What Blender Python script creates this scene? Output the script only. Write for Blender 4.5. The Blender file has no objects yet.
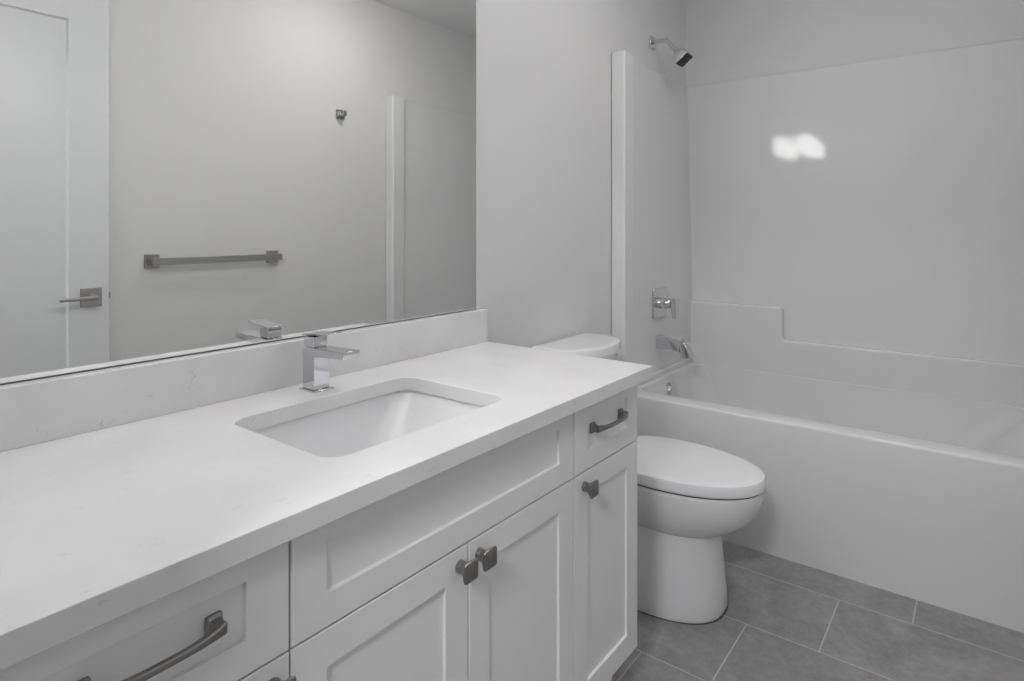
import bpy, bmesh, math
from mathutils import Vector, Matrix

# ------------------------------------------------------------------ camera, world, exposure
scn = bpy.context.scene
COL = scn.collection
A = 0.657987
cam_data = bpy.data.cameras.new('camera')
cam_data.sensor_width = 36.0
cam_data.lens = 614.11 / 1024 * 36.0
cam_data.shift_y = -(340.5 - 227.86) / 1024
cam_data.clip_start = 0.01
cam = bpy.data.objects.new('camera', cam_data)
cam.location = (0.0, -1.2373, 1.17)
cam.rotation_euler = (math.pi / 2, 0, A - math.pi / 2)
COL.objects.link(cam)
scn.camera = cam

world = bpy.data.worlds.new('world')
scn.world = world
world.use_nodes = True
world.node_tree.nodes['Background'].inputs[0].default_value = (0.5, 0.5, 0.5, 1)
world.node_tree.nodes['Background'].inputs[1].default_value = 0.0

scn.view_settings.view_transform = 'Standard'
scn.view_settings.look = 'None'
scn.view_settings.gamma = 1.0
scn.view_settings.use_curve_mapping = False
scn.view_settings.exposure = 0.08

VANITY_GLOW = 14.5      # emission of the three frosted shades over the mirror
HALL_GLOW = 65.0        # emission of the hall ceiling lamp behind the camera
FILL_GLOW = 19.0         # emission of the unseen dome added as bathroom fill light

# ------------------------------------------------------------------ materials
def mat(name, color, rough=0.5, metal=0.0, spec=0.5, coat=0.0, coat_rough=0.05):
    m = bpy.data.materials.new(name)
    m.use_nodes = True
    b = m.node_tree.nodes['Principled BSDF']
    b.inputs['Base Color'].default_value = (*color, 1)
    b.inputs['Roughness'].default_value = rough
    b.inputs['Metallic'].default_value = metal
    b.inputs['Specular IOR Level'].default_value = spec
    b.inputs['Coat Weight'].default_value = coat
    b.inputs['Coat Roughness'].default_value = coat_rough
    return m

def nt(m):
    t = m.node_tree
    return t, t.nodes, t.links, t.nodes['Principled BSDF']

def add_bump(m, scale, strength, dist=0.001, detail=3):
    t, N, L, b = nt(m)
    tc = N.new('ShaderNodeTexCoord'); n = N.new('ShaderNodeTexNoise'); bp = N.new('ShaderNodeBump')
    n.inputs['Scale'].default_value = scale; n.inputs['Detail'].default_value = detail
    bp.inputs['Strength'].default_value = strength; bp.inputs['Distance'].default_value = dist
    L.new(tc.outputs['Object'], n.inputs['Vector']); L.new(n.outputs['Fac'], bp.inputs['Height'])
    L.new(bp.outputs['Normal'], b.inputs['Normal'])

PAINT = mat('wall_paint', (0.78, 0.777, 0.773), 0.6, spec=0.3); add_bump(PAINT, 180, 0.12)
HALLP = mat('hall_paint', (0.22, 0.22, 0.225), 0.7, spec=0.2)  # unseen hall walls, kept dark to cut bounce through the doorway
CEIL = mat('ceiling_paint', (0.86, 0.86, 0.86), 0.8, spec=0.2); add_bump(CEIL, 120, 0.2)
TRIM = mat('trim_paint', (0.78, 0.785, 0.79), 0.35)
DOORM = mat('door_paint', (0.79, 0.80, 0.81), 0.35)
CAB = mat('cabinet_lacquer', (0.88, 0.88, 0.88), 0.38, spec=0.4)
CABIN = mat('cabinet_inside', (0.30, 0.295, 0.29), 0.7)
ACRYL = mat('tub_acrylic', (0.79, 0.79, 0.79), 0.06, spec=0.36)
PORC = mat('porcelain', (0.83, 0.83, 0.84), 0.12, spec=0.5)
BASINM = mat('basin_porcelain', (0.84, 0.84, 0.85), 0.30, spec=0.5)
SEATM = mat('seat_plastic', (0.87, 0.87, 0.885), 0.16, spec=0.5)
CHROME = mat('chrome', (0.70, 0.70, 0.72), 0.07, 1.0)
NICKEL = mat('brushed_nickel', (0.46, 0.45, 0.44), 0.30, 1.0)
PEWTER = mat('dark_pewter', (0.30, 0.288, 0.28), 0.36, 1.0)
DARK = mat('dark_rubber_and_gap_shade', (0.03, 0.03, 0.03), 0.6)  # spray face, and the painted shade line under the toilet seat
CHANNEL = mat('mirror_channel', (0.16, 0.16, 0.16), 0.4, 0.8)
MIRROR = mat('mirror_silver', (0.87, 0.875, 0.865), 0.0, 1.0)
CAULK = mat('caulk', (0.10, 0.095, 0.09), 0.7)

def brushed(m, scale=(4, 4, 220)):
    t, N, L, b = nt(m)
    tc = N.new('ShaderNodeTexCoord'); mp = N.new('ShaderNodeMapping'); n = N.new('ShaderNodeTexNoise')
    mr = N.new('ShaderNodeMapRange')
    mp.inputs['Scale'].default_value = scale
    n.inputs['Scale'].default_value = 3
    mr.inputs['To Min'].default_value = 0.24; mr.inputs['To Max'].default_value = 0.42
    L.new(tc.outputs['Object'], mp.inputs['Vector']); L.new(mp.outputs['Vector'], n.inputs['Vector'])
    L.new(n.outputs['Fac'], mr.inputs['Value']); L.new(mr.outputs['Result'], b.inputs['Roughness'])
brushed(NICKEL); brushed(PEWTER, (60, 60, 60))

def quartz():
    m = mat('white_quartz', (0.85, 0.845, 0.845), 0.16, spec=0.5)
    t, N, L, b = nt(m)
    tc = N.new('ShaderNodeTexCoord')
    # faint clouding
    n1 = N.new('ShaderNodeTexNoise'); n1.inputs['Scale'].default_value = 7; n1.inputs['Detail'].default_value = 6
    r1 = N.new('ShaderNodeValToRGB')
    r1.color_ramp.elements[0].position = 0.3; r1.color_ramp.elements[0].color = (0.80, 0.795, 0.80, 1)
    r1.color_ramp.elements[1].position = 0.7; r1.color_ramp.elements[1].color = (0.87, 0.865, 0.865, 1)
    # short grey flecks: thin iso-lines of a noise kept only where a second noise is high
    mp = N.new('ShaderNodeMapping'); mp.inputs['Rotation'].default_value = (0.3, 0.2, 0.5); mp.inputs['Scale'].default_value = (1, 3.0, 1)
    n2 = N.new('ShaderNodeTexNoise'); n2.inputs['Scale'].default_value = 26; n2.inputs['Detail'].default_value = 4
    sub = N.new('ShaderNodeMath'); sub.operation = 'SUBTRACT'; sub.inputs[1].default_value = 0.5
    ab = N.new('ShaderNodeMath'); ab.operation = 'ABSOLUTE'
    line = N.new('ShaderNodeMapRange'); line.inputs['From Min'].default_value = 0.0; line.inputs['From Max'].default_value = 0.016
    line.inputs['To Min'].default_value = 1; line.inputs['To Max'].default_value = 0
    n3 = N.new('ShaderNodeTexNoise'); n3.inputs['Scale'].default_value = 26; n3.inputs['Detail'].default_value = 2
    keep = N.new('ShaderNodeMapRange'); keep.inputs['From Min'].default_value = 0.63; keep.inputs['From Max'].default_value = 0.70
    mul = N.new('ShaderNodeMath'); mul.operation = 'MULTIPLY'
    mul2 = N.new('ShaderNodeMath'); mul2.operation = 'MULTIPLY'; mul2.inputs[1].default_value = 0.42
    mix = N.new('ShaderNodeMix'); mix.data_type = 'RGBA'
    L.new(tc.outputs['Object'], n1.inputs['Vector']); L.new(n1.outputs['Fac'], r1.inputs['Fac'])
    L.new(tc.outputs['Object'], mp.inputs['Vector']); L.new(mp.outputs['Vector'], n2.inputs['Vector'])
    L.new(tc.outputs['Object'], n3.inputs['Vector'])
    L.new(n2.outputs['Fac'], sub.inputs[0]); L.new(sub.outputs[0], ab.inputs[0]); L.new(ab.outputs[0], line.inputs['Value'])
    L.new(n3.outputs['Fac'], keep.inputs['Value'])
    L.new(line.outputs['Result'], mul.inputs[0]); L.new(keep.outputs['Result'], mul.inputs[1])
    L.new(mul.outputs[0], mul2.inputs[0])
    L.new(mul2.outputs[0], mix.inputs['Factor'])
    L.new(r1.outputs['Color'], mix.inputs['A']); mix.inputs['B'].default_value = (0.42, 0.41, 0.41, 1)
    L.new(mix.outputs['Result'], b.inputs['Base Color'])
    return m
QUARTZ = quartz()

def tiles():
    """0.30 x 0.60 m grey tiles laid with their long side across the room, each row stepped by a third"""
    m = mat('grey_tile', (0.2, 0.2, 0.2), 0.42, spec=0.4)
    t, N, L, b = nt(m)
    def M(op, a, bb=None, c=None):
        n = N.new('ShaderNodeMath'); n.operation = op
        for i, v in enumerate((a, bb, c)):
            if v is None: continue
            if isinstance(v, (int, float)): n.inputs[i].default_value = v
            else: L.new(v, n.inputs[i])
        return n.outputs[0]
    tc = N.new('ShaderNodeTexCoord'); sp = N.new('ShaderNodeSeparateXYZ')
    L.new(tc.outputs['Object'], sp.inputs[0])
    X, Y = sp.outputs['X'], sp.outputs['Y']
    W, LN, ST = 0.2985, 0.605, 0.1935
    u = M('DIVIDE', M('SUBTRACT', X, 1.560), W)
    row = M('FLOOR', u)
    fu = M('SUBTRACT', u, row)
    v = M('DIVIDE', M('ADD', M('ADD', Y, 0.677), M('MULTIPLY', row, ST)), LN)
    idx = M('FLOOR', v)
    fv = M('SUBTRACT', v, idx)
    du = M('MULTIPLY', M('MINIMUM', fu, M('SUBTRACT', 1.0, fu)), W)
    dv = M('MULTIPLY', M('MINIMUM', fv, M('SUBTRACT', 1.0, fv)), LN)
    d = M('MINIMUM', du, dv)
    g = N.new('ShaderNodeMapRange'); g.inputs['From Min'].default_value = 0.0014; g.inputs['From Max'].default_value = 0.0024
    g.inputs['To Min'].default_value = 1; g.inputs['To Max'].default_value = 0
    L.new(d, g.inputs['Value'])
    cmb = N.new('ShaderNodeCombineXYZ'); L.new(row, cmb.inputs[0]); L.new(idx, cmb.inputs[1])
    wn = N.new('ShaderNodeTexWhiteNoise'); wn.noise_dimensions = '3D'; L.new(cmb.outputs[0], wn.inputs['Vector'])
    # each tile gets its own piece of the stone pattern
    off = N.new('ShaderNodeVectorMath'); off.operation = 'MULTIPLY_ADD'
    off.inputs[1].default_value = (9, 9, 9); L.new(wn.outputs['Color'], off.inputs[0]); L.new(tc.outputs['Object'], off.inputs[2])
    n1 = N.new('ShaderNodeTexNoise'); n1.inputs['Scale'].default_value = 5; n1.inputs['Detail'].default_value = 9; n1.inputs['Roughness'].default_value = 0.62
    n1.inputs['Distortion'].default_value = 0.6
    L.new(off.outputs[0], n1.inputs['Vector'])
    r = N.new('ShaderNodeValToRGB')
    r.color_ramp.elements[0].position = 0.28; r.color_ramp.elements[0].color = (0.245, 0.242, 0.240, 1)
    r.color_ramp.elements[1].position = 0.75; r.color_ramp.elements[1].color = (0.385, 0.38, 0.377, 1)
    L.new(n1.outputs['Fac'], r.inputs['Fac'])
    n4 = N.new('ShaderNodeTexNoise'); n4.inputs['Scale'].default_value = 38; n4.inputs['Detail'].default_value = 8; n4.inputs['Roughness'].default_value = 0.7
    L.new(off.outputs[0], n4.inputs['Vector'])
    g4 = N.new('ShaderNodeMapRange'); g4.inputs['From Min'].default_value = 0.3; g4.inputs['From Max'].default_value = 0.7
    g4.inputs['To Min'].default_value = 0.84; g4.inputs['To Max'].default_value = 1.14
    L.new(n4.outputs['Fac'], g4.inputs['Value'])
    gm = N.new('ShaderNodeVectorMath'); gm.operation = 'SCALE'
    L.new(r.outputs['Color'], gm.inputs[0]); L.new(g4.outputs['Result'], gm.inputs['Scale'])
    # pale thin veins
    n2 = N.new('ShaderNodeTexNoise'); n2.inputs['Scale'].default_value = 2.6; n2.inputs['Detail'].default_value = 3; n2.inputs['Distortion'].default_value = 0.4
    L.new(off.outputs[0], n2.inputs['Vector'])
    vn = N.new('ShaderNodeMapRange'); vn.inputs['From Max'].default_value = 0.012; vn.inputs['To Min'].default_value = 0.22; vn.inputs['To Max'].default_value = 0
    L.new(M('ABSOLUTE', M('SUBTRACT', n2.outputs['Fac'], 0.47)), vn.inputs['Value'])
    mv = N.new('ShaderNodeMix'); mv.data_type = 'RGBA'
    L.new(vn.outputs['Result'], mv.inputs['Factor']); L.new(gm.outputs[0], mv.inputs['A']); mv.inputs['B'].default_value = (0.42, 0.41, 0.40, 1)
    mix = N.new('ShaderNodeMix'); mix.data_type = 'RGBA'
    L.new(g.outputs['Result'], mix.inputs['Factor']); L.new(mv.outputs['Result'], mix.inputs['A'])
    mix.inputs['B'].default_value = (0.52, 0.51, 0.495, 1)
    L.new(mix.outputs['Result'], b.inputs['Base Color'])
    bp = N.new('ShaderNodeBump'); bp.inputs['Distance'].default_value = 0.0012; bp.inputs['Strength'].default_value = 0.6
    L.new(M('SUBTRACT', M('MULTIPLY', n1.outputs['Fac'], 0.25), g.outputs['Result']), bp.inputs['Height'])
    L.new(bp.outputs['Normal'], b.inputs['Normal'])
    return m
TILE = tiles()

def glow(name, color, strength):
    m = mat(name, (0.9, 0.9, 0.9), 0.3)
    b = m.node_tree.nodes['Principled BSDF']
    b.inputs['Emission Color'].default_value = (*color, 1)
    b.inputs['Emission Strength'].default_value = strength
    return m
SHADE = glow('frosted_shade_glow', (1.0, 0.99, 0.99), VANITY_GLOW)
HALLG = glow('hall_lamp_glow', (0.99, 0.985, 1.0), HALL_GLOW)
FILLG = glow('fill_lamp_glow', (1.0, 0.99, 0.99), FILL_GLOW)

# ------------------------------------------------------------------ mesh helpers (all in world metres)
def box(bm, x0, x1, y0, y1, z0, z1, taper=None):
    vs = [bm.verts.new(p) for p in ((x0,y0,z0),(x1,y0,z0),(x1,y1,z0),(x0,y1,z0),(x0,y0,z1),(x1,y0,z1),(x1,y1,z1),(x0,y1,z1))]
    for f in ((3,2,1,0),(4,5,6,7),(0,1,5,4),(1,2,6,5),(2,3,7,6),(3,0,4,7)):
        bm.faces.new([vs[i] for i in f])
    return vs

def B(*a):
    bm = bmesh.new(); box(bm, *a); return bm

def rr(cx, cy, hx, hy, r, n=8):
    """rounded rectangle, 4*(n+1) points, counter-clockwise"""
    r = min(r, hx - 1e-5, hy - 1e-5)
    out = []
    for (sx, sy, a0) in ((1, 1, 0), (-1, 1, 90), (-1, -1, 180), (1, -1, 270)):
        for i in range(n + 1):
            a = math.radians(a0 + 90 * i / n)
            out.append((cx + sx * (hx - r) + r * math.cos(a), cy + sy * (hy - r) + r * math.sin(a)))
    return out

def loft(bm, rings, cap0=True, cap1=True, closed=True):
    """rings: lists of 3-D points with equal counts"""
    vr = [[bm.verts.new(p) for p in ring] for ring in rings]
    n = len(vr[0])
    for a, b in zip(vr, vr[1:]):
        for i in range(n if closed else n - 1):
            j = (i + 1) % n
            bm.faces.new((a[i], a[j], b[j], b[i]))
    if cap0: bm.faces.new(list(reversed(vr[0])))
    if cap1: bm.faces.new(vr[-1])
    return vr

def sweep(bm, path, section, up=Vector((0, 0, 1)), caps=True):
    """section: function(k, t) -> list of (side, up) offsets"""
    P = [Vector(p) for p in path]; rings = []
    for k, p in enumerate(P):
        t = (P[min(k + 1, len(P) - 1)] - P[max(k - 1, 0)]).normalized()
        side = t.cross(up).normalized(); u2 = side.cross(t).normalized()
        rings.append([p + side * a + u2 * b for a, b in section(k)])
    loft(bm, rings, caps, caps)

def circle(r, n=20):
    return [(r * math.cos(2 * math.pi * i / n), r * math.sin(2 * math.pi * i / n)) for i in range(n)]

def bez(p0, p1, p2, p3, n=14):
    out = []
    for i in range(n + 1):
        t = i / n; s = 1 - t
        out.append(Vector(p0) * s**3 + Vector(p1) * 3*s*s*t + Vector(p2) * 3*s*t*t + Vector(p3) * t**3)
    return out

ROOT = {}
def root_loc(o):
    while o.parent: o = o.parent
    return Vector(o.location)

def obj(name, bm, m, parent=None, loc=(0, 0, 0), bevel=0.0, seg=2, smooth=False, angle=40, sub=0, label=None):
    bmesh.ops.recalc_face_normals(bm, faces=bm.faces)
    origin = root_loc(parent) if parent else Vector(loc)
    bmesh.ops.translate(bm, verts=bm.verts, vec=-origin)
    me = bpy.data.meshes.new(name); bm.to_mesh(me); bm.free()
    me.materials.append(m)
    o = bpy.data.objects.new(name, me); COL.objects.link(o)
    if parent: o.parent = parent
    else: o.location = loc
    if bevel:
        md = o.modifiers.new('bevel', 'BEVEL'); md.width = bevel; md.segments = seg; md.limit_method = 'ANGLE'
        md.angle_limit = math.radians(angle); md.harden_normals = False
    if sub:
        md = o.modifiers.new('subd', 'SUBSURF'); md.levels = sub; md.render_levels = sub
    if smooth or bevel:
        for p in me.polygons: p.use_smooth = True
        try:
            me.set_sharp_from_angle(angle=math.radians(32))
        except Exception: pass
    if label: o['label'] = label
    return o

def thing(name, label, cat, loc, group=None):
    o = bpy.data.objects.new(name, None); COL.objects.link(o); o.location = loc
    o.empty_display_size = 0.05
    o['label'] = label; o['category'] = cat
    if group: o['group'] = group
    return o

def tag(o, label, cat, group=None):
    o['label'] = label; o['category'] = cat
    if group: o['group'] = group
    return o

def struct(name, bm, m, label, cat, loc=(0, 0, 0), **k):
    o = obj(name, bm, m, None, loc, **k)
    o['kind'] = 'structure'; o['label'] = label; o['category'] = cat
    return o

# ------------------------------------------------------------------ the room
RW = -1.422                 # opposite wall plane
WL = 0.010                  # mirror wall plane
BX = 3.108                  # back wall plane
EX0, EX1 = -0.02, 0.10      # entry wall
CZ = 2.42
DY0, DY1, DZ = -1.400, -0.680, 2.05   # doorway
HX, HY0, HY1 = -2.2, -2.30, 0.30     # hall beyond the doorway

bm = bmesh.new(); box(bm, HX - 0.1, BX + 0.1, HY0 - 0.1, HY1 + 0.1, -0.05, 0.0)
struct('floor', bm, TILE, 'grey stone-look floor tiles laid in staggered rows with pale grout', 'floor')
bm = bmesh.new(); box(bm, HX - 0.1, BX + 0.1, HY0 - 0.1, HY1 + 0.1, CZ, CZ + 0.05)
struct('ceiling', bm, CEIL, 'flat white ceiling seen only in the mirror', 'ceiling')
struct('wall_left', B(EX1, BX + 0.1, WL, 0.11, 0, CZ), PAINT, 'off-white wall that carries the mirror and the shower head', 'wall')
struct('wall_right', B(EX0, BX + 0.1, RW - 0.1, RW, 0, CZ), PAINT, 'off-white wall with towel bar, seen in the mirror', 'wall')
struct('wall_back', B(BX, BX + 0.1, RW, WL, 0, CZ), PAINT, 'off-white wall above and behind the bathtub surround', 'wall')
bm = bmesh.new()
box(bm, EX0, EX1, DY1, 0.11, 0, CZ); box(bm, EX0, EX1, RW, DY0, 0, CZ); box(bm, EX0, EX1, DY0, DY1, DZ, CZ)
struct('wall_front', bm, PAINT, 'off-white wall with the doorway the photo is taken from', 'wall')
bm = bmesh.new()
box(bm, HX - 0.1, HX, HY0 - 0.1, HY1 + 0.1, 0, CZ); box(bm, HX, EX0, HY0 - 0.1, HY0, 0, CZ); box(bm, HX, EX0, HY1, HY1 + 0.1, 0, CZ)
box(bm, EX0 - 0.02, EX0, HY0, RW, 0, CZ)
struct('wall_hall', bm, HALLP, 'walls of the hall behind the camera, darkened to cut bounce light', 'wall')
# door jamb and casing on the hall side
bm = bmesh.new()
box(bm, EX0, EX1, DY1 - 0.012, DY1, 0, DZ); box(bm, EX0, EX1, DY0, DY0 + 0.012, 0, DZ); box(bm, EX0, EX1, DY0 + 0.012, DY1 - 0.012, DZ - 0.012, DZ)
struct('trim_1', bm, TRIM, 'white jamb lining the doorway', 'door jamb')
def baseboard(name, x0, x1, y0, y1, label):
    struct(name, B(x0, x1, y0, y1, 0, 0.10), TRIM, label, 'baseboard', bevel=0.003)
baseboard('baseboard_left', 1.425, 2.288, WL - 0.012, WL, 'white baseboard behind the toilet')
baseboard('baseboard_right', EX1, 2.288, RW, RW + 0.012, 'white baseboard under the towel bar')

# open door folded back against the opposite wall
DX0, DX1, DF, DB = 0.135, 0.893, -1.342, -1.378
def shaker(x0, x1, z0, z1, yf, yb, px0, px1, pz0, pz1, depth, slope=0.002):
    """slab facing -Y or +Y with one sunk panel; yf = face plane, yb = back plane"""
    s = 1 if yf > yb else -1
    bm = bmesh.new()
    o = [bm.verts.new(p) for p in ((x0, yf, z0), (x1, yf, z0), (x1, yf, z1), (x0, yf, z1))]
    i = [bm.verts.new(p) for p in ((px0, yf, pz0), (px1, yf, pz0), (px1, yf, pz1), (px0, yf, pz1))]
    yp = yf - s * depth; e = slope
    q = [bm.verts.new(p) for p in ((px0 + e, yp, pz0 + e), (px1 - e, yp, pz0 + e), (px1 - e, yp, pz1 - e), (px0 + e, yp, pz1 - e))]
    b = [bm.verts.new(p) for p in ((x0, yb, z0), (x1, yb, z0), (x1, yb, z1), (x0, yb, z1))]
    for k in range(4):
        j = (k + 1) % 4
        bm.faces.new((o[k], o[j], i[j], i[k])); bm.faces.new((i[k], i[j], q[j], q[k])); bm.faces.new((o[k], o[j], b[j], b[k]))
    bm.faces.new(q); bm.faces.new(list(reversed(b)))
    return bm
door = struct('door_1', shaker(DX0, DX1, 0.012, 2.035, DF, DB, DX0 + 0.125, 0.766, 0.22, 1.916, 0.010, 0.005), DOORM,
       'white panelled door standing open against the wall, seen in the mirror', 'door', loc=(DX0, DB, 0), bevel=0.0015)
# handle: square rose, spindle, flat lever
hz = 0.917
bm = bmesh.new(); box(bm, 0.800, 0.868, DF, DF + 0.008, hz - 0.034, hz + 0.034)
h = obj('door_handle', bm, NICKEL, door, bevel=0.0015, label='brushed nickel square rose with a straight lever')
bm = bmesh.new(); loft(bm, [[(0.834 + a, y, hz + b) for a, b in circle(r)] for y, r in ((DF + 0.008, 0.013), (DF + 0.03, 0.011), (DF + 0.046, 0.011), (DF + 0.048, 0.009))])
obj('spindle', bm, NICKEL, h, smooth=True)
bm = bmesh.new(); box(bm, 0.726, 0.845, DF + 0.036, DF + 0.050, hz - 0.007, hz + 0.007)
obj('lever', bm, NICKEL, h, bevel=0.004, seg=3)
bm = bmesh.new(); box(bm, DX1, DX1 + 0.010, -1.366, -1.354, hz - 0.010, hz + 0.012)
obj('latch', bm, NICKEL, door, bevel=0.002)
for z in (0.25, 1.05, 1.80):
    bm = bmesh.new(); loft(bm, [[(DX0 - 0.006 + a, -1.337 + b, zz) for a, b in circle(0.006, 12)] for zz in (z - 0.045, z + 0.045)])
    obj('hinge', bm, NICKEL, door, smooth=True)

# ------------------------------------------------------------------ vanity
FY, BY = -0.542, -0.522      # faces of the fronts and of the cabinet bodies
KICK, TOP = 0.116, 0.787
SPL = 0.637                  # joint between the upper row and the doors

def cabinet(name, label, x0, x1):
    t = thing(name, label, 'cabinet', ((x0 + x1) / 2, -0.27, 0))
    bm = bmesh.new()
    p = 0.016
    box(bm, x0, x0 + p, BY, -0.004, KICK, TOP); box(bm, x1 - p, x1, BY, -0.004, KICK, TOP)
    box(bm, x0 + p, x1 - p, BY, -0.004, KICK, KICK + p)
    box(bm, x0 + p, x1 - p, -0.014, -0.004, KICK + p, TOP)
    box(bm, x0 + p, x1 - p, BY, BY + 0.018, SPL - 0.02, SPL + 0.02)
    obj('body', bm, CAB, t)
    bm = bmesh.new(); box(bm, x0, x1, -0.470, -0.455, 0.0, KICK)
    box(bm, x0, x0 + 0.015, -0.455, -0.01, 0.0, KICK); box(bm, x1 - 0.015, x1, -0.455, -0.01, 0.0, KICK)
    obj('toe_kick', bm, CAB, t)
    return t

def pull(x, z, parent, y=None):
    """arched bar pull between two square feet"""
    y = FY + 0.0058 if y is None else y
    bm = bmesh.new(); w = 0.066
    for s in (-1, 1):
        cx = x + s * w
        loft(bm, [[(cx + a, yy, z + b) for a, b in rr(0, 0, hx, hz_, 0.002, 3)] for yy, hx, hz_ in
                  ((y, 0.0095, 0.0115), (y - 0.004, 0.0095, 0.0115), (y - 0.0065, 0.007, 0.008), (y - 0.013, 0.0065, 0.0065), (y - 0.018, 0.0070, 0.006))])
    path = []
    n = 22
    for i in range(n + 1):
        u = -1 + 2 * i / n
        path.append((x + u * (w + 0.004), y - 0.015 - 0.012 * (1 - abs(u) ** 3.0), z))
    def sec(k):
        u = abs(-1 + 2 * k / n)
        hw = 0.0042 + 0.0018 * u ** 3; hh = 0.0042 + 0.0034 * u ** 4
        return rr(0, 0, hw, hh, 0.0025, 3)
    sweep(bm, path, sec)
    return obj('pull', bm, PEWTER, parent, smooth=True)

def knob(x, z, parent):
    y = FY
    bm = bmesh.new()
    prof = [(0.0, 0.0105, 0.0105), (0.003, 0.0106, 0.0105), (0.006, 0.0098, 0.0095), (0.011, 0.0095, 0.008), (0.016, 0.0112, 0.007),
            (0.0205, 0.0142, 0.006), (0.0235, 0.0163, 0.005), (0.0255, 0.0168, 0.0045), (0.0275, 0.0160, 0.0045), (0.0290, 0.0135, 0.004), (0.0298, 0.009, 0.003), (0.0301, 0.003, 0.001)]
    loft(bm, [[(x + a, y - d, z + b) for a, b in rr(0, 0, h, h, r, 5)] for d, h, r in prof])
    return obj('knob', bm, PEWTER, parent, smooth=True)

G = 0.0016
def front(name, t, x0, x1, z0, z1, px0, px1, pz0, pz1):
    return obj(name, shaker(x0 + G, x1 - G, z0 + G, z1 - G, FY, FY + 0.0185, px0, px1, pz0, pz1, 0.0062, 0.0006), CAB, t, bevel=0.0009)

c1 = cabinet('vanity_cabinet', 'white shaker cabinet at the near end of the vanity, one drawer over a door', 0.112, 0.441)
f = front('drawer_front', c1, 0.112, 0.442, SPL, TOP, 0.166, 0.384, 0.681, 0.750); pull(0.281, 0.717, f)
f = front('cabinet_door', c1, 0.112, 0.442, KICK, SPL, 0.166, 0.386, 0.172, 0.585); knob(0.417, 0.606, f)
c2 = cabinet('vanity_cabinet', 'wide white shaker sink cabinet with two doors and square knobs', 0.443, 1.115)
front('false_front', c2, 0.442, 1.116, SPL, TOP, 0.497, 1.060, 0.683, 0.754)
f = front('cabinet_door', c2, 0.442, 0.779, KICK, SPL, 0.497, 0.724, 0.172, 0.585); knob(0.757, 0.606, f)
f = front('cabinet_door', c2, 0.779, 1.116, KICK, SPL, 0.834, 1.060, 0.172, 0.585); knob(0.806, 0.606, f)
c3 = cabinet('vanity_cabinet', 'narrow white shaker cabinet next to the toilet, small drawer over a door', 1.117, 1.416)
f = front('drawer_front', c3, 1.116, 1.417, SPL, TOP, 1.174, 1.362, 0.681, 0.753); pull(1.266, 0.722, f)
f = front('cabinet_door', c3, 1.116, 1.417, KICK, SPL, 1.174, 1.360, 0.172, 0.586); knob(1.157, 0.606, f)

# countertop with the sink cut-out
CT, CB = 0.820, 0.789
SX0, SX1, SY0, SY1, SR = 0.564, 0.996, -0.458, -0.150, 0.038
def counter():
    bm = bmesh.new()
    cx, cy = (SX0 + SX1) / 2, (SY0 + SY1) / 2
    inner = rr(cx, cy, (SX1 - SX0) / 2, (SY1 - SY0) / 2, SR, 8)
    X0, X1, Y0, Y1 = 0.101, 1.452, -0.567, WL - 0.001
    # outer ring points matched to the inner ring: projected on the outer rectangle
    n = 9
    outer = []
    corners = [(X1, Y1), (X0, Y1), (X0, Y0), (X1, Y0)]
    for k in range(4):
        c = corners[k]
        for i in range(n):
            p = inner[k * n + i]
            f_ = i / (n - 1)
            if k == 0: q = (X1, p[1]) if f_ < 0.5 else (p[0], Y1)
            elif k == 1: q = (p[0], Y1) if f_ < 0.5 else (X0, p[1])
            elif k == 2: q = (X0, p[1]) if f_ < 0.5 else (p[0], Y0)
            else: q = (p[0], Y0) if f_ < 0.5 else (X1, p[1])
            if i == (n - 1) // 2: q = c
            outer.append(q)
    T = [bm.verts.new((x, y, CT)) for x, y in inner]; TO = [bm.verts.new((x, y, CT)) for x, y in outer]
    Bt = [bm.verts.new((x, y, CB)) for x, y in inner]; BO = [bm.verts.new((x, y, CB)) for x, y in outer]
    N_ = len(inner)
    for i in range(N_):
        j = (i + 1) % N_
        bm.faces.new((T[i], T[j], TO[j], TO[i])); bm.faces.new((Bt[i], Bt[j], BO[j], BO[i]))
        bm.faces.new((T[i], T[j], Bt[j], Bt[i])); bm.faces.new((TO[i], TO[j], BO[j], BO[i]))
    return bm
o = obj('countertop', counter(), QUARTZ, None, (0.776, -0.284, CB), bevel=0.0016, angle=60)
tag(o, 'white speckled quartz countertop running over all the vanity cabinets', 'countertop')
o = obj('backsplash', B(0.101, 1.452, -0.021, WL - 0.001, CT, 0.919), QUARTZ, None, (0.776, -0.01, CT), bevel=0.0014)
tag(o, 'low white quartz backsplash strip between countertop and mirror', 'backsplash')

# undermount sink
def ring(x0, x1, y0, y1, r, z, n=8):
    return [(x, y, z) for x, y in rr((x0 + x1) / 2, (y0 + y1) / 2, (x1 - x0) / 2, (y1 - y0) / 2, r, n)]
sink = thing('sink', 'white rectangular undermount sink set in the countertop', 'sink', ((SX0 + SX1) / 2, -0.306, 0.65))
bm = bmesh.new()
R = []
e = 0.006
R.append(ring(SX0 - 0.022, SX1 + 0.022, SY0 - 0.022, SY1 + 0.022, 0.05, 0.775))
R.append(ring(SX0 - 0.022, SX1 + 0.022, SY0 - 0.022, SY1 + 0.022, 0.05, CB - 0.0005))
R.append(ring(SX0 - e, SX1 + e, SY0 - e, SY1 + e, 0.042, CB - 0.0005))
R.append(ring(SX0 - e + 0.003, SX1 + e - 0.003, SY0 - e + 0.003, SY1 + e - 0.003, 0.042, CB - 0.006))
for k in range(1, 9):
    t_ = k / 8
    z = CB - 0.006 - t_ * 0.105
    ex = 0.003 + 0.100 * t_ ** 1.0; ey = 0.003 + 0.035 * t_ ** 1.2
    R.append(ring(SX0 - e + ex, SX1 + e - ex, SY0 - e + ey, SY1 + e - ey, 0.042 + 0.035 * t_, z))
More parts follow.
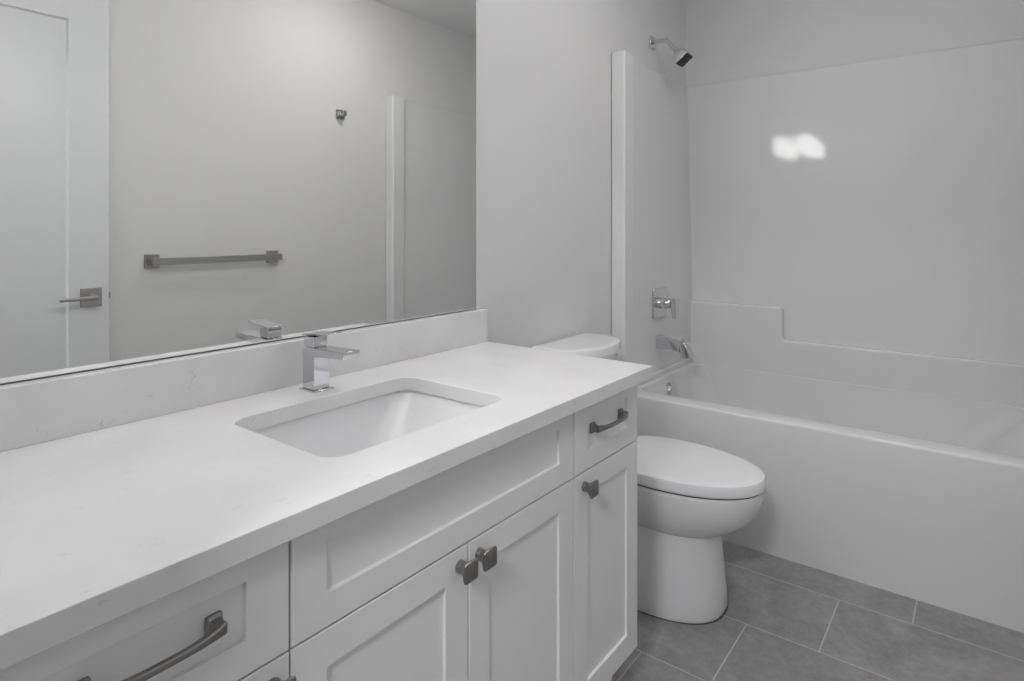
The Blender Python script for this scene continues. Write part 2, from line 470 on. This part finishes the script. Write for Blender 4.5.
b0 = R[-1]
R.append(ring(SX0 + 0.110, SX1 - 0.110, SY0 + 0.046, SY1 - 0.044, 0.075, CB - 0.121))
R.append(ring(SX0 + 0.135, SX1 - 0.135, SY0 + 0.070, SY1 - 0.066, 0.06, CB - 0.128))
R.append(ring(0.755, 0.803, -0.330, -0.282, 0.0235, CB - 0.133))
loft(bm, R, False, True)
obj('basin', bm, BASINM, sink, smooth=True)
bm = bmesh.new(); loft(bm, [[(0.779 + a, -0.306 + b, z) for a, b in circle(r, 24)] for z, r in ((0.655, 0.022), (0.6585, 0.022), (0.660, 0.020), (0.659, 0.015), (0.662, 0.013), (0.6635, 0.009))])
obj('drain', bm, CHROME, sink, smooth=True)

# faucet
FX, FYc = 0.795, -0.085
fau = thing('faucet', 'square chrome single-lever faucet behind the sink', 'faucet', (FX, FYc, CT))
obj('base_plate', B(FX - 0.0255, FX + 0.0255, FYc - 0.0285, FYc + 0.0255, CT, CT + 0.0035), CHROME, fau, bevel=0.001)
obj('faucet_body', B(FX - 0.0195, FX + 0.0195, FYc - 0.0205, FYc + 0.0205, CT + 0.0035, 0.910), CHROME, fau, bevel=0.0012)
bm = bmesh.new()
vs = box(bm, FX - 0.0205, FX + 0.0205, -0.208, FYc + 0.0205, 0.891, 0.912)
for v in vs:
    if v.co.y < -0.2:
        v.co.z += 0.011 if v.co.z < 0.9 else 0.005
obj('spout', bm, CHROME, fau, bevel=0.0012)
obj('handle_block', B(FX - 0.0175, FX + 0.0175, FYc - 0.016, FYc + 0.0195, 0.9135, 0.9365), CHROME, fau, bevel=0.0015)
bm = bmesh.new()
vs = box(bm, FX - 0.0205, FX + 0.0205, -0.150, FYc + 0.0225, 0.9366, 0.9405)
for v in vs:
    if v.co.y < -0.13: v.co.z += 0.009 if v.co.z < 0.938 else 0.008
obj('lever', bm, CHROME, fau, bevel=0.0009)

# mirror
mir = thing('mirror', 'large frameless wall mirror above the vanity backsplash', 'mirror', (0.76, 0, 0.923))
MX0, MX1, MZ0, MZ1 = 0.101, 1.428, 0.9220, 1.905
obj('mirror_glass', B(MX0, MX1, WL - 0.005, WL - 0.001, MZ0, MZ1), MIRROR, mir)
bm = bmesh.new(); box(bm, MX0, MX1, WL - 0.0058, WL - 0.001, 0.9195, 0.9219); 
obj('channel', bm, CHANNEL, mir, label='thin dark metal channel under the glass')
bm = bmesh.new(); box(bm, MX1, MX1 + 0.005, WL - 0.0055, WL - 0.0005, MZ0, MZ1)
obj('mirror_edge', bm, TRIM, mir, label='pale polished edge strip')

# vanity light above the mirror
VX, VZ = 0.70, 1.965
van = thing('vanity_light', 'three-shade bar light on the wall above the mirror, out of frame', 'lamp', (VX, 0, VZ))
obj('back_plate', B(VX - 0.30, VX + 0.30, WL - 0.022, WL - 0.001, VZ - 0.035, VZ + 0.035), CHROME, van, bevel=0.003)
for dx in (-0.21, 0.0, 0.21):
    bm = bmesh.new(); sweep(bm, bez((VX + dx, -0.02, VZ), (VX + dx, -0.06, VZ), (VX + dx, -0.095, VZ + 0.0), (VX + dx, -0.095, VZ - 0.022), 8), lambda k: circle(0.008, 12), up=Vector((1, 0, 0)))
    a = obj('arm', bm, CHROME, van, smooth=True)
    bm = bmesh.new()
    loft(bm, [[(VX + dx + p, -0.095 + q, z) for p, q in rr(0, 0, hh, hh, 0.012, 4)] for z, hh in ((VZ - 0.022, 0.038), (VZ - 0.03, 0.046), (VZ - 0.145, 0.056), (VZ - 0.150, 0.054))])
    obj('lamp_shade', bm, SHADE, van, smooth=True, label='glowing frosted glass shade')

# hall ceiling lamp behind the camera, and a dome added in the bathroom as fill
def dome(name, label, x, y, r, gm):
    t = thing(name, label, 'lamp', (x, y, CZ - 0.07))
    bm = bmesh.new(); loft(bm, [[(x + a, y + b, z) for a, b in circle(rr_, 40)] for z, rr_ in ((CZ - 0.0005, r + 0.012), (CZ - 0.02, r + 0.012), (CZ - 0.022, r + 0.004))])
    obj('lamp_base', bm, NICKEL, t, smooth=True)
    bm = bmesh.new(); loft(bm, [[(x + a, y + b, CZ - 0.022 - 0.05 * math.sin(math.radians(g))) for a, b in circle(max(r * math.cos(math.radians(g)), 0.002), 40)] for g in (0, 15, 30, 45, 60, 75, 88)])
    obj('diffuser', bm, gm, t, smooth=True, label='glowing opal glass dome')
dome('ceiling_light_or_fill', 'round ceiling lamp in the hall behind the camera', -1.20, -1.24, 0.26, HALLG)

dome('ceiling_light_or_fill', 'round dome added as fill light in the bathroom, out of frame', 1.85, -0.82, 0.16, FILLG)  # added to lift the overall light level in the room

# towel bar and robe hook on the opposite wall
WY = RW
tb = thing('towel_bar', 'brushed nickel square towel bar on the wall, seen in the mirror', 'towel bar', (1.33, WY, 1.035))
for x in (1.072, 1.600):
    o = obj('post', B(x - 0.028, x + 0.028, WY, WY + 0.008, 1.007, 1.063), NICKEL, tb, bevel=0.001)
    obj('post_arm', B(x - 0.011, x + 0.011, WY + 0.008, WY + 0.048, 1.023, 1.047), NICKEL, o, bevel=0.001)
obj('bar', B(1.058, 1.622, WY + 0.040, WY + 0.055, 1.0205, 1.0485), NICKEL, tb, bevel=0.001)
rh = thing('robe_hook', 'small square chrome robe hook high on the wall, seen in the mirror', 'hook', (1.985, WY, 1.76))
obj('wall_plate', B(1.960, 2.010, WY, WY + 0.008, 1.735, 1.785), NICKEL, rh, bevel=0.001)
bm = bmesh.new(); box(bm, 1.972, 1.996, WY + 0.008, WY + 0.045, 1.750, 1.757); box(bm, 1.972, 1.996, WY + 0.038, WY + 0.045, 1.757, 1.776)
obj('hook_arm', bm, NICKEL, rh, bevel=0.001)
obj('neck', B(1.976, 1.992, WY + 0.008, WY + 0.02, 1.757, 1.775), CHROME, rh, bevel=0.001)

# ------------------------------------------------------------------ toilet
TX = 1.882
def egg(hw, yf, yb, yc, z, ef=2.0, eb=3.0, n=56, cx=TX):
    pts = []
    for i in range(n):
        a = 2 * math.pi * i / n
        c, s = math.cos(a), math.sin(a)
        if s < 0: ex, L_ = ef, yc - yf
        else: ex, L_ = eb, yb - yc
        x = hw * math.copysign(abs(c) ** (2 / ex), c)
        y = L_ * math.copysign(abs(s) ** (2 / ex), s)
        pts.append((cx + x, yc + y, z))
    return pts
toi = thing('toilet', 'white two-piece toilet with closed lid between vanity and tub', 'toilet', (TX, -0.36, 0))
# pedestal + bowl
bm = bmesh.new()
PX = TX - 0.013
loft(bm, [egg(0.150, -0.606, -0.06, -0.36, 0.002, 2.4, 5, cx=PX), egg(0.151, -0.610, -0.06, -0.36, 0.010, 2.4, 5, cx=PX), egg(0.148, -0.606, -0.06, -0.36, 0.06, 2.4, 5, cx=PX + 0.001),
          egg(0.140, -0.597, -0.06, -0.36, 0.14, 2.4, 5, cx=PX + 0.004), egg(0.130, -0.586, -0.06, -0.36, 0.23, 2.5, 5, cx=PX + 0.008), egg(0.124, -0.578, -0.06, -0.36, 0.30, 2.5, 5, cx=TX)])
obj('pedestal', bm, PORC, toi, smooth=True)
bm = bmesh.new()
prof = [(0.222, 0.060, -0.47), (0.226, 0.092, -0.530), (0.236, 0.118, -0.583), (0.252, 0.139, -0.625), (0.272, 0.154, -0.658), (0.296, 0.166, -0.684),
        (0.322, 0.1735, -0.701), (0.347, 0.1775, -0.711), (0.370, 0.179, -0.716), (0.382, 0.1785, -0.7155), (0.388, 0.174, -0.711)]
loft(bm, [egg(hw, yf, -0.045, -0.43, z, 2.05, 4.0) for z, hw, yf in prof])
obj('bowl', bm, PORC, toi, smooth=True)
bm = bmesh.new()
loft(bm, [egg(hw, yf, yb, -0.43, z, 2.05, 3.0) for z, hw, yf, yb in ((0.3885, 0.173, -0.711, -0.235), (0.3915, 0.173, -0.711, -0.235))])
obj('seat_gap_shade', bm, DARK, toi, label='thin dark band painted as the shaded gap under the seat')  # dark band stands in for the shade between seat and bowl
bm = bmesh.new()
loft(bm, [egg(hw, yf, yb, -0.43, z, 2.05, 3.0) for z, hw, yf, yb in ((0.3917, 0.174, -0.713, -0.230), (0.3955, 0.174, -0.713, -0.230))])
obj('seat', bm, SEATM, toi, smooth=True)
bm = bmesh.new()
LD = [(0.3957, 0.179, -0.718, -0.224), (0.3975, 0.1815, -0.721, -0.222), (0.418, 0.182, -0.721, -0.222), (0.4270, 0.179, -0.717, -0.225), (0.4315, 0.172, -0.707, -0.232),
      (0.4335, 0.156, -0.684, -0.25), (0.4343, 0.10, -0.60, -0.31), (0.4346, 0.04, -0.50, -0.38)]
loft(bm, [egg(hw, yf, yb, -0.43, z, 2.05, 3.0) for z, hw, yf, yb in LD])
obj('lid', bm, SEATM, toi, smooth=True)
for s in (-1, 1):
    bm = bmesh.new(); loft(bm, [[(TX + s * 0.07 + d, -0.212 + a, 0.404 + b) for a, b in circle(0.011, 16)] for d in (-0.02, 0.02)])
    obj('hinge', bm, SEATM, toi, smooth=True)
# tank
def tank_ring(hw, yb, ym, bow, r, z):
    pts = []
    n = 12
    def arc(cx, cy, r_, a0, a1, k=6):
        return [(cx + r_ * math.cos(math.radians(a0 + (a1 - a0) * i / k)), cy + r_ * math.sin(math.radians(a0 + (a1 - a0) * i / k))) for i in range(k + 1)]
    pts += arc(hw - 0.012, yb - 0.012, 0.012, 0, 90, 4)
    pts += arc(-hw + 0.012, yb - 0.012, 0.012, 90, 180, 4)
    def yfr(x): return ym - bow * (1 - (x / hw) ** 2)
    m = 30
    xs = [-hw + 2 * hw * i / m for i in range(m + 1)]
    for x in xs:
        d = hw - abs(x)
        y = yfr(x)
        if d < r: y += r - math.sqrt(max(r * r - (r - d) ** 2, 0))
        pts.append((x, y))
    return [(TX + x, y, z) for x, y in pts]
bm = bmesh.new()
loft(bm, [tank_ring(0.150, -0.010, -0.135, 0.040, 0.03, 0.375), tank_ring(0.158, -0.008, -0.140, 0.044, 0.03, 0.40), tank_ring(0.174, -0.006, -0.148, 0.050, 0.03, 0.729)])
obj('tank', bm, PORC, toi, smooth=True)
bm = bmesh.new()
loft(bm, [tank_ring(hw, 0.002 - q, -0.153 + q, 0.062, 0.032, z) for z, hw, q in ((0.7292, 0.180, 0.004), (0.732, 0.184, 0), (0.754, 0.184, 0), (0.761, 0.181, 0.003), (0.7645, 0.174, 0.010), (0.7655, 0.160, 0.024))])
obj('tank_lid', bm, PORC, toi, smooth=True)
# base caulk line
bm = bmesh.new(); loft(bm, [egg(0.1517, -0.6105, -0.059, -0.36, z, 2.4, 5, cx=PX) for z in (0.0002, 0.0020)])
obj('base_gasket', bm, CAULK, toi, label='dark joint between pedestal and floor')

# ------------------------------------------------------------------ bathtub with moulded surround
TF = 2.300                  # apron plane
YL, YR = WL - 0.002, RW + 0.002
SZ = 1.905                  # top of the surround
tub = thing('bathtub', 'white one-piece bathtub with moulded shower surround against the back wall', 'bathtub', (2.70, -0.72, 0))
yl, yr = -0.056, RW + 0.060
bm = bmesh.new()
def tr(x0, x1, y0, y1, r, z): return ring(x0, x1, y0, y1, r, z, 10)
R = [tr(TF + 0.006, 3.09, YR, YL, 0.003, 0.0), tr(TF + 0.006, 3.09, YR, YL, 0.003, 0.05), tr(TF, 3.09, YR, YL, 0.003, 0.30), tr(TF, 3.09, YR, YL, 0.003, 0.4745)]
for k in range(1, 6):
    a = math.radians(90 * k / 5); R.append(tr(TF + 0.010 * (1 - math.cos(a)), 3.09 , YR, YL, 0.003, 0.4745 + 0.010 * math.sin(a)))
ix0, ix1 = TF + 0.094, 3.0445
R.append(tr(ix0 - 0.012, ix1 , yr, yl, 0.07, 0.4845))
for k in range(1, 5):
    a = math.radians(90 * k / 4); R.append(tr(ix0 - 0.012 + 0.014 * math.sin(a), ix1 - 0.001 * math.sin(a), yr + 0.006 * math.sin(a), yl - 0.006 * math.sin(a), 0.07, 0.4845 - 0.014 * (1 - math.cos(a))))
for k in range(1, 9):
    t_ = k / 8
    R.append(tr(ix0 + 0.002 + 0.050 * t_, ix1 - 0.004 - 0.05 * t_ ** 1.5, yr + 0.006 + 0.30 * t_, yl - 0.006 - 0.075 * t_, 0.075 + 0.03 * t_, 0.470 - 0.33 * t_))
R.append(tr(ix0 + 0.075, ix1 - 0.080, yr + 0.345, yl - 0.105, 0.10, 0.112))
R.append(tr(ix0 + 0.12, ix1 - 0.125, yr + 0.39, yl - 0.15, 0.08, 0.100))
R.append(tr(2.66, 2.74, yr + 0.9, yl - 0.28, 0.035, 0.096))
loft(bm, R, True, True)
obj('tub', bm, ACRYL, tub, smooth=True)

# back panel: slightly leaning (moulding draft), ending in the ledge that steps down
bm = bmesh.new()
tilt = 0.012
vs = box(bm, 3.088, BX - 0.0005, YR, YL, 0.485, SZ)
for v in vs:
    if v.co.x < 3.1 and v.co.z < 1: v.co.x -= tilt
obj('back_panel', bm, ACRYL, tub, bevel=0.006, seg=3)
# stepped ledge block, outline in the Y-Z plane, rounded corners
def ledge():
    bm = bmesh.new()
    zl, zh, ys, y0, y1 = 0.645, 0.797, -0.480, YL, YR
    out = [(y0, 0.465), (y0, zh)]
    r = 0.022
    for i in range(7):
        a = math.radians(90 * i / 6); out.append((ys + r - r * math.sin(a), zh - r + r * math.cos(a)))
    for i in range(7):
        a = math.radians(90 * i / 6); out.append((ys - r + r * math.cos(a), zl + r - r * math.sin(a)))
    out += [(y1, zl), (y1, 0.465)]
    xb, xf = BX - 0.01, 3.0450
    rings = []
    cy = sum(p[0] for p in out) / len(out)
    loft(bm, [[(xb, y, z) for y, z in out], [(xf, y, z) for y, z in out]])
    return bm
obj('ledge', ledge(), ACRYL, tub, bevel=0.009, seg=4, angle=50)
# end panels (shower end and far end) with their front columns
for s, Y0, nm in ((1, YL, 'shower'), (-1, YR, 'far')):
    def yy(d): return Y0 - s * d
    bm = bmesh.new()
    def bx(x0, x1, d0, d1, z0, z1):
        a, b = sorted((yy(d0), yy(d1))); return box(bm, x0, x1, a, b, z0, z1)
    # upright behind the fittings, then leaning back towards its top (moulding draft)
    loft(bm, [[(x, yy(0.0), z), (x, yy(dd), z), (x2, yy(dd), z), (x2, yy(0.0), z)] for x, x2 in ((2.375, BX - 0.006),)
              for z, dd in ((0.484, 0.046), (0.95, 0.046), (SZ, 0.018))])
    o = obj('end_panel', bm, ACRYL, tub, bevel=0.004, seg=3)
    bm = bmesh.new(); bx(2.375, 3.09, 0.0, 0.057, 0.470, 0.511)
    obj('end_deck', bm, ACRYL, tub, bevel=0.005, seg=4)
    bm = bmesh.new(); bx(2.289, 2.378, 0.0, 0.064, 0.0, SZ)
    obj('column', bm, ACRYL, tub, bevel=0.007, seg=4)
# coved inside corner between back panel and shower end
for s, Y0 in ((1, YL), (-1, YR)):
    bm = bmesh.new()
    r = 0.022
    x_t, x_b = 3.088, 3.088 - tilt
    for_ = []
    rings = []
    for z, xx, dd in ((0.50, x_b, 0.046), (0.95, x_b + (x_t - x_b) * 0.33, 0.046), (SZ - 0.003, x_t, 0.018)):
        yc_ = Y0 - s * dd
        pts = [(xx + 0.004, yc_ + s * 0.004, z)]
        for i in range(9):
            a = math.radians(90 * i / 8)
            pts.append((xx - r + r * math.sin(a), yc_ - s * (r - r * math.cos(a)), z))
        rings.append(pts)
    loft(bm, rings)
    obj('corner_cove', bm, ACRYL, tub, smooth=True)
# overflow cover on the basin end
bm = bmesh.new()
oy = -0.074
loft(bm, [[(2.700 + a, y, 0.418 + b) for a, b in circle(r, 28)] for y, r in ((oy + 0.008, 0.035), (oy - 0.012, 0.035), (oy - 0.018, 0.031), (oy - 0.020, 0.020))])
obj('overflow_cover', bm, CHROME, tub, smooth=True, label='round chrome overflow cover')

# ------------------------------------------------------------------ shower fittings
SXc = 2.685
sh = thing('overhead_shower', 'square chrome shower head on a bent arm above the surround', 'shower head', (SXc, 0, 2.04))
o = obj('wall_flange', B(SXc - 0.028, SXc + 0.028, WL - 0.009, WL - 0.0005, 2.012, 2.068), CHROME, sh, bevel=0.002)
path = [Vector((SXc, WL - 0.006, 2.040)), Vector((SXc, -0.03, 2.041))] + bez((SXc, -0.04, 2.041), (SXc, -0.062, 2.041), (SXc, -0.070, 2.034), (SXc, -0.080, 2.020), 8) + [Vector((SXc, -0.118, 1.975))]
bm = bmesh.new(); sweep(bm, path, lambda k: circle(0.0105, 20), up=Vector((1, 0, 0)))
obj('shower_arm', bm, CHROME, sh, smooth=True)
d = Vector((0, -0.62, -0.78)).normalized()
c0 = Vector((SXc, -0.114, 1.979))
sx_ = Vector((1, 0, 0)); sy_ = d.cross(sx_).normalized()
def along(prof, n=5):
    bm = bmesh.new()
    loft(bm, [[c0 + d * t + sx_ * a + sy_ * b for a, b in rr(0, 0, h, h, r, n)] for t, h, r in prof])
    return bm
obj('ball_joint', along([(0, 0.012, 0.0119), (0.004, 0.015, 0.0149), (0.014, 0.016, 0.0159), (0.02, 0.013, 0.0129)]), CHROME, sh, smooth=True)
obj('head', along([(0.012, 0.018, 0.008), (0.018, 0.029, 0.006), (0.030, 0.035, 0.006), (0.054, 0.037, 0.006), (0.059, 0.036, 0.005)]), CHROME, sh, smooth=True)
obj('spray_face', along([(0.0585, 0.032, 0.005), (0.065, 0.032, 0.005), (0.0655, 0.030, 0.005)]), DARK, sh, smooth=True, label='dark nozzle face')

VXc, VZc = 2.658, 0.824
PYF = YL - 0.0462            # face of the end panel
va = thing('shower_valve', 'square chrome shower valve plate with lever above the tub spout', 'valve', (VXc, PYF, VZc))
obj('valve_plate', B(VXc - 0.068, VXc + 0.068, PYF - 0.009, PYF, VZc - 0.068, VZc + 0.068), CHROME, va, bevel=0.002)
bm = bmesh.new(); loft(bm, [[(VXc + a, y, VZc + b) for a, b in circle(r, 28)] for y, r in ((PYF - 0.009, 0.027), (PYF - 0.045, 0.025), (PYF - 0.060, 0.021), (PYF - 0.062, 0.019))])
obj('valve_body', bm, CHROME, va, smooth=True)
bm = bmesh.new(); vs = box(bm, VXc - 0.016, VXc + 0.016, PYF - 0.092, PYF - 0.062, VZc - 0.064, VZc + 0.024)
for v in vs:
    if v.co.z < VZc - 0.05 and v.co.y > PYF - 0.07: v.co.y -= 0.010
obj('lever', bm, CHROME, va, bevel=0.002)

SZc = 0.648
sp = thing('tub_spout', 'chrome bathtub spout with diverter knob below the valve', 'spout', (VXc, PYF, SZc))
bm = bmesh.new()
loft(bm, [[(VXc + a, y, z + b) for a, b in rr(0, 0, hx, hz_, 0.006, 4)] for y, z, hx, hz_ in
          ((PYF, 0.647, 0.030, 0.030), (PYF - 0.012, 0.646, 0.029, 0.029), (PYF - 0.11, 0.634, 0.025, 0.023))])
loft(bm, [[(VXc + a, y0 + b * 0.18, z) for a, b in rr(0, 0, 0.0245, hy, 0.006, 4)] and
          [(VXc + a, y0 + b, z) for a, b in rr(0, 0, 0.0245, hy, 0.006, 4)] for z, y0, hy in
          ((0.590, PYF - 0.139, 0.021), (0.594, PYF - 0.139, 0.023), (0.628, PYF - 0.130, 0.022), (0.650, PYF - 0.122, 0.017), (0.655, PYF - 0.118, 0.012))])
obj('spout_body', bm, CHROME, sp, smooth=True)
bm = bmesh.new(); loft(bm, [[(VXc + a, PYF - 0.118 + b, z) for a, b in circle(r, 16)] for z, r in ((0.650, 0.003), (0.664, 0.003), (0.6645, 0.0065), (0.670, 0.0065), (0.671, 0.005))])
obj('diverter_knob', bm, CHROME, sp, smooth=True)
